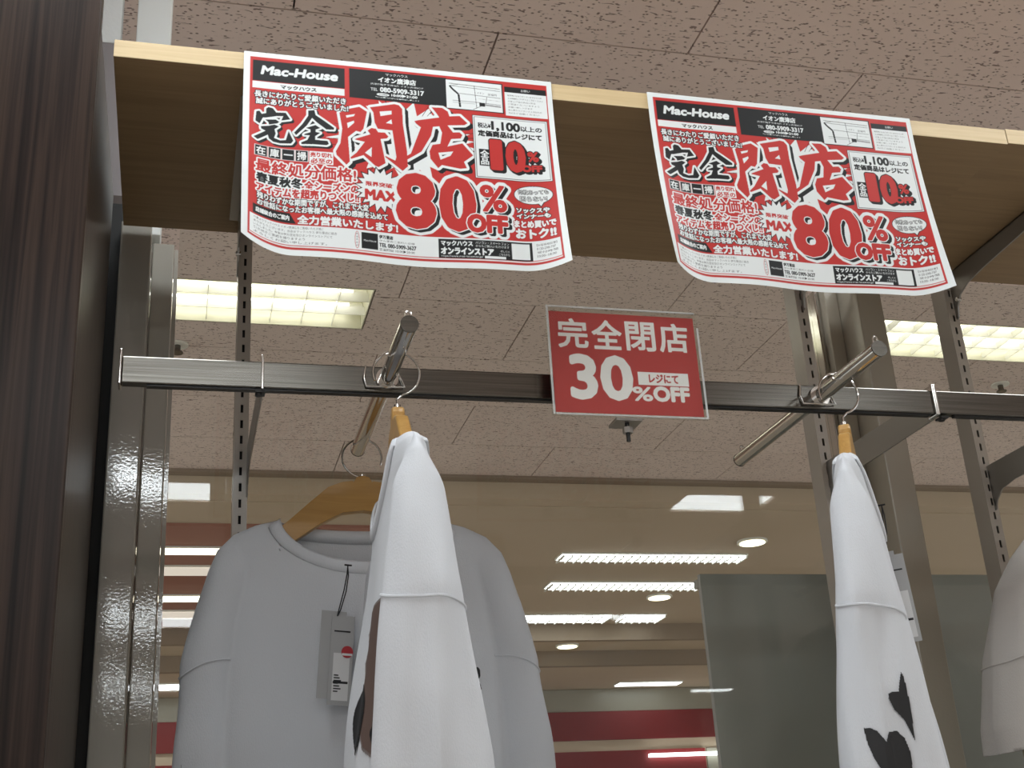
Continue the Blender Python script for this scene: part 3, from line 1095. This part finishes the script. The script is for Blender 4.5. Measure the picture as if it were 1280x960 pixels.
    def down(self, f):
        H, W = self.H // f, self.W // f
        return self.a[:H * f, :W * f].reshape(H, f, W, f, 3).mean((1, 3))


def ellipse(cx, cy, rx, ry, n=48):
    return [(cx + rx * math.cos(t), cy + ry * math.sin(t)) for t in np.linspace(0, 2 * math.pi, n, endpoint=False)]


GLYPHS = {
    'K': ([[(35, 187), (43, 184), (49, 193), (60, 189), (60, 175), (66, 169), (77, 171), (86, 183), (110, 181), (122, 200), (99, 206), (104, 192), (87, 194), (59, 203), (52, 204), (44, 224), (33, 217)], [(58, 209), (85, 205), (94, 211), (89, 216), (68, 223), (66, 216)], [(47, 232), (67, 227), (82, 221), (93, 225), (82, 235), (85, 248), (81, 262), (97, 267), (111, 264), (118, 236), (130, 264), (124, 273), (96, 276), (79, 274), (68, 266), (65, 255), (39, 275), (29, 268), (59, 244), (48, 239)]], []),
    'Z': ([[(168, 168), (184, 165), (187, 180), (207, 194), (235, 215), (234, 221), (215, 222), (191, 203), (178, 190), (164, 215), (137, 246), (132, 239), (153, 211), (168, 184)], [(162, 222), (187, 211), (199, 219), (187, 225), (187, 232), (199, 234), (186, 245), (186, 256), (218, 257), (221, 266), (215, 270), (184, 270), (151, 272), (150, 267), (166, 258), (172, 244), (157, 244), (160, 240), (174, 234), (174, 226)]], []),
    'H': ([[(249, 166), (278, 150), (302, 142), (322, 155), (312, 209), (304, 220), (292, 218), (271, 239), (275, 313), (266, 324), (241, 297), (239, 286), (251, 260), (256, 215)], [(330, 140), (341, 137), (396, 122), (408, 124), (417, 135), (418, 184), (427, 265), (428, 310), (414, 325), (368, 288), (369, 285), (395, 296), (398, 285), (389, 205), (350, 204), (342, 186), (339, 155)], [(323, 213), (333, 204), (345, 205), (351, 215), (369, 214), (378, 225), (374, 231), (357, 235), (363, 271), (369, 307), (350, 321), (341, 318), (311, 290), (279, 305), (276, 301), (293, 284), (315, 249), (289, 245), (291, 242), (330, 224)]],
          [[(266, 173), (290, 166), (287, 173), (268, 180)], [(269, 196), (287, 187), (288, 193), (271, 212)], [(356, 150), (388, 144), (388, 155), (358, 164)], [(372, 184), (387, 171), (389, 185)], [(315, 282), (333, 263), (332, 293)]]),
    'T': ([[(497, 121), (526, 120), (541, 130), (545, 145), (573, 141), (594, 162), (585, 169), (539, 174), (553, 195), (571, 193), (578, 201), (573, 212), (547, 216), (536, 240), (577, 227), (605, 262), (579, 284), (586, 303), (568, 306), (519, 298), (509, 308), (489, 281), (487, 259), (496, 238), (517, 233), (523, 198), (516, 179), (499, 182), (493, 210), (466, 261), (426, 290), (419, 283), (437, 270), (466, 187), (453, 176), (449, 169), (460, 165), (517, 151), (508, 136)]],
          [[(511, 261), (551, 254), (543, 268), (516, 282)]]),
}


def draw_poster():
    c = Canvas(840, 600, 1440, PAPER)
    # border and red ground
    c.rect(17, 15, 825, 583, RED)
    c.rect(21, 572, 821, 576, WHITE)
    # white flash behind the brush lettering
    star = []
    rs = np.random.RandomState(5)
    for i in range(56):
        t = 2 * math.pi * i / 56
        r = 1.0 if i % 2 else 0.78
        r *= rs.uniform(0.92, 1.1)
        star.append((425 + 196 * r * math.cos(t), 232 + 112 * r * math.sin(t)))
    c.poly(star, WHITE)
    for i in range(26):
        t = rs.uniform(0, 6.28)
        r0, r1 = rs.uniform(0.75, 0.9), rs.uniform(1.0, 1.12)
        c.line([(425 + 196 * r0 * math.cos(t), 232 + 112 * r0 * math.sin(t)), (425 + 196 * r1 * math.cos(t), 232 + 112 * r1 * math.sin(t))], rs.uniform(0.8, 2.5), BLACK)
    # header
    c.rect(22, 22, 266, 112, RED)
    c.rect(24, 25, 264, 89, BLACK)
    c.text('Mac-House', 46, 42, 243, 67, WHITE, 1.9, slant=0.18)
    c.rect(24, 91, 263, 112, WHITE)
    c.text('マックハウス', 97, 96, 189, 108, BLACK, 0.9)
    c.rect(276, 22, 540, 115, BLACK)
    c.text('マックハウス', 374, 27, 434, 35, WHITE, 0.5)
    c.text('イオン唐津店', 354, 40, 456, 57, WHITE, 1.0)
    c.text('唐津市鏡字立神4671 イオン唐津SC1F', 333, 61, 476, 67, WHITE, 0.25)
    c.text('TEL', 333, 77, 352, 86, WHITE, 0.5)
    c.text('080-5909-3317', 359, 73, 477, 87, WHITE, 1.1)
    c.poly(ellipse(366, 96, 17, 4.6), WHITE)
    c.text('営業時間', 355, 93.5, 378, 98.5, BLACK, 0.2)
    c.text('10:00▶21:00', 389, 90, 459, 99, WHITE, 0.7)
    c.text('当店は専門店街の営業時間に準じます', 345, 103, 465, 107, WHITE, 0.1)
    # map
    c.rect(536, 24, 698, 121, BLACK)
    c.rect(539, 27, 695, 118, WHITE)
    c.line([(548, 38), (690, 42)], 2.5, GREY)
    c.line([(556, 46), (690, 49)], 1.2, BLACK)
    c.line([(549, 45), (556, 55), (573, 71), (576, 112)], 5.5, BLACK)
    c.line([(549, 45), (572, 40)], 1.2, BLACK)
    c.line([(556, 92), (618, 92), (690, 94)], 1.2, BLACK)
    c.line([(556, 98), (618, 98)], 0.8, GREY)
    c.line([(618, 40), (622, 112)], 1.4, BLACK)
    c.line([(576, 68), (690, 72)], 1.2, BLACK)
    c.line([(652, 72), (648, 96), (612, 116)], 1.2, BLACK)
    c.line([(628, 80), (690, 82)], 0.8, GREY)
    c.line([(645, 98), (690, 100)], 5, GREY)
    c.rect(630, 92, 646, 104, BLACK)
    c.text('至福岡', 655, 60, 680, 66, BLACK, 0.2)
    c.text('イオン', 625, 58, 645, 64, BLACK, 0.2)
    # notice
    c.rect(703, 31, 822, 125, WHITE)
    c.rect(703, 31, 822, 49, BLACK)
    c.text('お願い', 750, 36, 776, 44, WHITE, 0.3)
    for i, (a, b, s) in enumerate(((711, 808, '駐車場には限りがございますので公共'), (711, 812, '交通機関をご利用の上ご来店ください'), (711, 790, 'お買上げ品の返品交換は'), (711, 800, 'ご容赦くださいますよう'), (711, 780, 'お願い申し上げます'), (711, 806, '数に限りがございます品切れの'), (711, 798, '節はご容赦ください'))):
        c.text(s, a, 56 + i * 9.4, b, 61.5 + i * 9.4, (0.12, 0.12, 0.12), 0.0)
    # brush lettering
    for g, col in (('H', RED), ('T', RED), ('K', BLACK), ('Z', BLACK)):
        outer, holes = GLYPHS[g]
        m = np.zeros((c.H, c.W), bool)
        for q in outer:
            m |= c.poly(q)
        for q in holes:
            m &= ~c.poly(q)
        big = g in 'HT'
        c.styled(m, col, 0.5, ((7.5 if big else 5.5, WHITE),), (9, 9, BLACK) if big else (5, 6, BLACK))
        if g == 'T':   # first big glyph again on top of its neighbour's outline
            outer, holes = GLYPHS['H']
            m = np.zeros((c.H, c.W), bool)
            for q in outer:
                m |= c.poly(q)
            for q in holes:
                m &= ~c.poly(q)
            c.paint(m, RED)
    # thanks lines
    c.text('長きにわたりご愛顧いただき', 30, 120, 266, 139, WHITE, 1.1, ((2.4, BLACK),))
    c.text('誠にありがとうございました!', 34, 142, 272, 161, WHITE, 1.1, ((2.4, BLACK),))
    # clearance squares
    for i, ch in enumerate('在庫一掃'):
        x = 33 + i * 34.5
        c.rect(x - 1.5, 291, x + 32, 325, WHITE)
        c.rect(x, 292.5, x + 30.5, 323.5, BLACK)
        if ch == '一':
            c.rect(x + 4, 306, x + 27, 310, WHITE)
        else:
            c.text(ch, x + 4, 296, x + 26, 320, WHITE, 0.9)
    c.rect(171, 291, 232, 329, WHITE)
    c.text('売り切れ', 174, 294, 229, 308, RED, 0.9)
    c.text('必至の', 175, 312, 229, 327, RED, 0.9)
    # big claims
    o3 = ((4.0, WHITE),)
    c.text('最終処分価格!', 36, 334, 290, 374, RED, 1.5, o3)
    c.text('春夏秋冬', 38, 376, 153, 405, BLACK, 1.7, o3)
    c.text('全シーズンの', 159, 382, 297, 407, RED, 1.3, o3)
    c.text('アイテムを超売りつくし!!', 38, 408, 297, 434, RED, 1.3, o3)
    c.text('残りわずかな期間ですが、これまで大変', 40, 437, 322, 456, WHITE, 0.9, ((2.2, BLACK),))
    c.text('お世話になったお客様へ最大限の感謝を込めて', 41, 458, 371, 476, WHITE, 0.9, ((2.2, BLACK),))
    c.poly([(30, 479), (122, 479), (138, 508), (30, 508)], BLACK)
    c.text('店舗統合のご案内', 37, 486, 121, 500, WHITE, 0.6)
    c.text('全力営業いたします!', 142, 483, 397, 508, WHITE, 1.5, ((2.2, (0.32, 0.015, 0.015)),))
    # burst
    bs = []
    for i in range(40):
        t = 2 * math.pi * i / 40
        r = 1.0 if i % 2 else 0.74
        r *= rs.uniform(0.94, 1.08)
        bs.append((354 + 66 * r * math.cos(t), 388 + 62 * r * math.sin(t)))
    c.poly([(354 + (x - 354) * 1.09, 388 + (y - 388) * 1.09) for x, y in bs], BLACK)
    c.poly(bs, WHITE)
    c.text('限界突破!!', 316, 367, 394, 380, RED, 0.9)
    c.text('MAX', 315, 391, 394, 419, RED, 2.6)
    # 80% OFF
    m8 = c.text_mask('8', 402, 336, 492, 484)
    m0 = c.text_mask('0', 516, 338, 598, 486)
    mp = c.text_mask('%', 620, 352, 687, 428)
    mo = c.text_mask('OFF', 583, 443, 686, 491)
    grp = c.dil(m8, 9) | c.dil(m0, 9) | c.dil(mp, 4) | c.dil(mo, 4)
    outer = c.dil(grp, 3) | c.shift(c.dil(grp, 3), 9, 7)
    c.paint(c.dil(outer, 7), WHITE)
    for k in np.linspace(0, 1, 6):
        c.paint(c.shift(c.dil(grp, 2), 9 * k, 7 * k), BLACK)
    for mk, b in ((m8, 9), (m0, 9), (mp, 3.4), (mo, 4.2)):
        q = c.dil(mk, b)
        c.paint(c.dil(q, 2.6), WHITE)
        c.paint(q, RED)
    # 10% box
    c.rect(607, 133, 819, 331, BLACK)
    c.rect(609, 135, 817, 329, WHITE)
    c.rect(612, 138, 814, 326, BLACK)
    c.rect(613.5, 139.5, 812.5, 324.5, WHITE)
    c.text('税込¥', 622, 156, 658, 172, BLACK, 0.7)
    c.text('1,100', 661, 149, 739, 178, BLACK, 2.0)
    c.text('以上の', 742, 156, 801, 172, BLACK, 1.1)
    c.text('定価商品はレジにて', 622, 180, 799, 198, BLACK, 1.2)
    c.rect(621, 239, 651, 291, BLACK)
    c.text('全', 625, 243, 648, 264, WHITE, 0.9)
    c.text('品', 626, 267, 647, 287, WHITE, 0.9)
    m1 = c.text_mask('1', 657, 212, 681, 296)
    m0 = c.text_mask('0', 700, 212, 745, 298)
    mp = c.text_mask('%', 757, 237, 785, 266)
    mo = c.text_mask('OFF', 740, 280, 792, 298)
    grp = c.dil(m1, 7) | c.dil(m0, 7) | c.dil(mp, 2.4) | c.dil(mo, 2.4)
    for k in np.linspace(0, 1, 4):
        c.paint(c.shift(c.dil(grp, 2.2), 6 * k, 6 * k), BLACK)
    c.paint(c.dil(grp, 1.6), BLACK)
    for mk, b in ((m1, 6), (m0, 6), (mp, 1.8), (mo, 2.2)):
        c.paint(c.dil(mk, b), RED)
    # speech bubble and sock lines
    c.poly(ellipse(763, 372, 53, 29), BLACK)
    c.poly([(770, 395), (795, 392), (782, 410)], BLACK)
    c.poly(ellipse(763, 372, 51, 27), WHITE)
    c.poly([(773, 394), (792, 391), (782, 406)], WHITE)
    c.text('何枚あっても', 722, 356, 804, 370, WHITE, 0.5, ((1.6, BLACK),))
    c.text('困らない!', 727, 376, 799, 391, WHITE, 0.5, ((1.6, BLACK),))
    c.text('ソックスや', 715, 412, 802, 426, WHITE, 1.2, ((2.2, BLACK),))
    c.text('インナーも', 715, 430, 803, 443, WHITE, 1.2, ((2.2, BLACK),))
    c.text('まとめ買いで', 707, 451, 815, 471, WHITE, 1.4, ((2.0, (0.32, 0.015, 0.015)),))
    c.text('おトク!!', 710, 476, 812, 503, WHITE, 1.8, ((2.0, (0.32, 0.015, 0.015)),))
    # foot
    c.rect(22, 512, 820, 570, WHITE)
    for i, s in enumerate(('平素よりマックハウス イオン唐津店をご愛顧いただき誠に', 'ありがとうございます。当店はマックハウス 伊万里店に統合', 'いたしました。今後は伊万里店及びオンラインストアにて', '引き続きご愛顧を賜りますよう', 'よろしくお願い申し上げます。')):
        c.text(s, 32, 516 + i * 10.5, (206, 240, 228, 160, 215)[i], 523.5 + i * 10.5, (0.05, 0.05, 0.05), 0.2)
    c.poly(ellipse(291, 541, 6, 25), RED)
    c.poly(ellipse(291, 541, 4.6, 23.5), WHITE)
    for i, ch in enumerate('統合先店舗'):
        c.text(ch, 288.5, 521 + i * 8.2, 293.5, 527 + i * 8.2, BLACK, 0.0)
    c.rect(302, 518, 345, 564, BLACK)
    c.text('Mac-House', 308, 538, 340, 543, WHITE, 0.5)
    c.text('伊万里店', 348, 520, 384, 530, BLACK, 0.6)
    c.text('伊万里市二里町八谷搦', 348, 533, 440, 539, (0.05, 0.05, 0.05), 0.1)
    c.text('TEL 080-5909-3627', 348, 543, 444, 554, BLACK, 0.7)
    c.text('営業時間 10:00▶20:00', 348, 557, 440, 565, BLACK, 0.4)
    c.rect(502, 516, 750, 571, BLACK)
    c.text('マックハウス', 509, 521, 591, 535, WHITE, 1.0)
    c.text('オンラインストア', 509, 541, 645, 559, WHITE, 1.3)
    c.text('パソコン・スマートフォン', 599, 520, 688, 528, WHITE, 0.3)
    c.text('からもご購入いただけます', 599, 530, 688, 537, WHITE, 0.3)
    c.text('詳しくは', 664, 543, 688, 549, WHITE, 0.2)
    c.text('こちらから', 660, 552, 688, 559, WHITE, 0.2)
    c.text('https://www.mac-house.co.jp/', 509, 562, 617, 569, WHITE, 0.3)
    c.rect(622, 562, 678, 569, WHITE)
    c.rect(695, 521, 743, 567, WHITE)
    c.rect(755, 513, 820, 570, WHITE)
    for i, s in enumerate(('【お客様相談室】', '0120-298-707', '受付時間', '10:00~18:00')):
        c.text(s, 762, 521 + i * 11, 812 - (i % 2) * 4, 528 + i * 11, (0.05, 0.05, 0.05), 0.3)
    return c.down(2)


def draw_sign():
    c = Canvas(420, 296, 840, (0.46, 0.062, 0.060))
    g = (0.84, 0.85, 0.84)
    for i, ch in enumerate('完全閉店'):
        c.text(ch, 24 + i * 97, 22, 24 + i * 97 + 82, 106, g, 2.4)
    c.text('30', 52, 130, 220, 252, g, 6.0)
    c.rect(240, 170, 386, 208, g)
    c.text('レジにて', 272, 176, 356, 200, (0.46, 0.062, 0.060), 1.2)
    c.text('%', 222, 215, 276, 254, g, 1.8)
    c.text('OFF', 282, 213, 382, 253, g, 3.0)
    return c.down(2)


def colour_sheet(name, img, w, h, fn, m):
    """a real sheet of paper, one coloured cell per dot of print"""
    H, W = img.shape[:2]
    u, v = np.meshgrid(np.linspace(0, 1, W), np.linspace(0, 1, H))
    X, Y, Z = fn(u, v)
    me = bpy.data.meshes.new(name)
    n = W * H
    me.vertices.add(n)
    me.vertices.foreach_set('co', np.stack([X, Y, Z], -1).astype(np.float32).ravel())
    idx = np.arange(n).reshape(H, W)
    q = np.stack([idx[1:, :-1], idx[1:, 1:], idx[:-1, 1:], idx[:-1, :-1]], -1).reshape(-1, 4)
    me.loops.add(q.size)
    me.loops.foreach_set('vertex_index', q.ravel().astype(np.int32))
    me.polygons.add(len(q))
    me.polygons.foreach_set('loop_start', np.arange(0, q.size, 4, dtype=np.int32))
    me.polygons.foreach_set('loop_total', np.full(len(q), 4, np.int32))
    me.update(calc_edges=True)
    ca = me.color_attributes.new('print', 'FLOAT_COLOR', 'POINT')
    ca.data.foreach_set('color', np.concatenate([img.reshape(-1, 3), np.ones((n, 1))], 1).astype(np.float32).ravel())
    me.validate()
    me.materials.append(m)
    me.polygons.foreach_set('use_smooth', [True] * len(me.polygons))
    return me


def print_mat(name, rough):
    m = mat(name, (0.8, 0.8, 0.8), rough, spec=0.2)
    a = nd(m, 'ShaderNodeAttribute', attribute_name='print')
    lk(m, a.outputs['Color'], bsdf(m).inputs['Base Color'])
    return m


MT['posterprint'] = print_mat('poster_print', 0.42)
MT['signprint'] = print_mat('sign_print', 0.4)

PW, PH = 0.420, 0.300


def poster_shape(u, v):
    x, s = u * PW, np.clip(v, 0, 1) * PH
    g = np.clip((v - 0.12) / 0.88, 0, 1) ** 1.6
    left = np.clip(1 - u / 0.16, 0, 1) ** 2
    right = np.clip((u - 0.86) / 0.14, 0, 1) ** 2
    y = -(0.034 * left + 0.026 * right) * g
    y = y - 0.004 * np.sin(u * 7.0 + 0.6) * v * v + 0.002 * np.sin(u * 15) * v
    z = -s + 0.010 * (left + 0.6 * right) * g
    return x, y, z


pm = colour_sheet('sale_poster', draw_poster(), PW, PH, poster_shape, MT['posterprint'])
for (x, lab) in ((0.056, 'red and white closing-sale poster on the shelf edge, nearest the dark wood pillar'),
                 (0.618, 'red and white closing-sale poster on the shelf edge, nearest the shelf joint')):
    o = bpy.data.objects.new('sale_poster', pm)
    COL.objects.link(o)
    o.location = (x, 1.4205, 2.5525)
    props(o, lab, 'poster', 'closing-sale posters')

# ------------------------------------------------------------------ sale sign in its clear holder
sg = empty('sale_sign', (0.4555, 1.462, 2.070))
sm = colour_sheet('card', draw_sign(), 0.210, 0.148, lambda u, v: (0.0045 + u * 0.2045, 0 * u - 0.0003, 0.148 - v * 0.1435), MT['signprint'])
o = bpy.data.objects.new('card', sm)
COL.objects.link(o)
o.parent = sg
MB().quadbox(0.0, 0.214, -0.0030, -0.0010, 0.0, 0.155).build('clear_front', 'acrylic', sg, bev=0.0006)
MB().quadbox(0.0, 0.214, 0.0004, 0.0024, 0.0, 0.155).build('clear_back', 'acrylic', sg, bev=0.0006)
for a in ((0, 0.003, 0, 0.155), (0.211, 0.214, 0, 0.132), (0.0035, 0.2105, 0, 0.0025), (0.0035, 0.2105, 0.1525, 0.155)):
    MB().quadbox(a[0], a[1], -0.0045, -0.0031, a[2], a[3]).build('holder_edge', 'acrylicglint', sg, bev=0.0006)
MB().quadbox(0.088, 0.118, 0.0026, 0.045, 0.0265, 0.0305).build('clip_top', 'acrylic', sg)
MB().quadbox(0.085, 0.121, -0.002, 0.03, -0.0045, -0.0008).build('clip_plate', 'plate', sg)
MB().tube([(0.103, 0.008, -0.030), (0.103, 0.008, -0.0046)], 0.0028, 10).build('clip_screw', 'darkscrew', sg, True)
MB().tube([(0.103, 0.008, -0.019), (0.103, 0.008, -0.011)], 0.0068, 6).build('wing_nut', 'plate', sg, True)
props(sg, 'small red sale sign in a clear holder clipped on the rail', 'sign')


# ------------------------------------------------------------------ hang tags
def tag(loc, rz, tilt, label, dot=True):
    root = empty('price_tag', loc, rz)
    root.rotation_euler = (tilt[0], tilt[1], rz)
    MB().tube([(0.004, 0, 0.0), (0.003, -0.003, -0.012), (0.0, -0.004, -0.035), (-0.005, -0.004, -0.06), (-0.007, -0.005, -0.071)], 0.0009, 6).build('string', 'string', root, True)
    MB().tube([(0.004, 0.0, 0.0), (0.005, -0.003, -0.014), (0.003, -0.004, -0.036), (-0.003, -0.004, -0.062), (-0.007, -0.005, -0.071)], 0.0009, 6).build('string', 'string', root, True)
    MB().tube([(-0.001, -0.002, 0.001), (0.009, -0.002, 0.001)], 0.0012, 6).build('toggle', 'string', root, True)
    b = MB().quadbox(-0.028, 0.006, -0.0030, -0.0022, -0.180, -0.064).build('back_card', 'tagcard', root)
    f = MB().quadbox(-0.014, 0.017, -0.0052, -0.0045, -0.188, -0.070).build('front_card', 'tagcard', root)
    MB().quadbox(-0.009, 0.013, -0.0055, -0.0053, -0.182, -0.120).build('price_sticker', 'tagwhite', f)
    for i in range(7):
        z = -0.150 - i * 0.0035
        MB().quadbox(-0.007, -0.001 + 0.002 * (i % 3), -0.0058, -0.0056, z, z + 0.0016).build('print_line', 'ink', f)
    MB().quadbox(-0.008, 0.012, -0.0058, -0.0056, -0.160, -0.157).build('print_bar', 'ink', f)
    MB().quadbox(-0.010, 0.012, -0.0056, -0.0054, -0.092, -0.090).build('print_line', 'ink', f)
    if dot:
        MB().tube([(0.009, -0.0063, -0.118), (0.009, -0.0059, -0.118)], 0.008, 20).build('red_sticker', 'tagred', f)
        MB().quadbox(0.002, 0.016, -0.0065, -0.00635, -0.123, -0.120).build('sticker_text', 'tagwhite', f)
    props(root, label, 'tag', 'hang tags')
    return root


tag((0.2195, 1.708, 1.934), 0.10, (0.0, 0.07), 'grey hang tag with red sticker hanging from the facing sweatshirt collar')
tag((0.925, 1.503, 1.968), -0.60, (0.0, -0.05), 'grey hang tag behind the black-print sweatshirt beside the mullion', False)
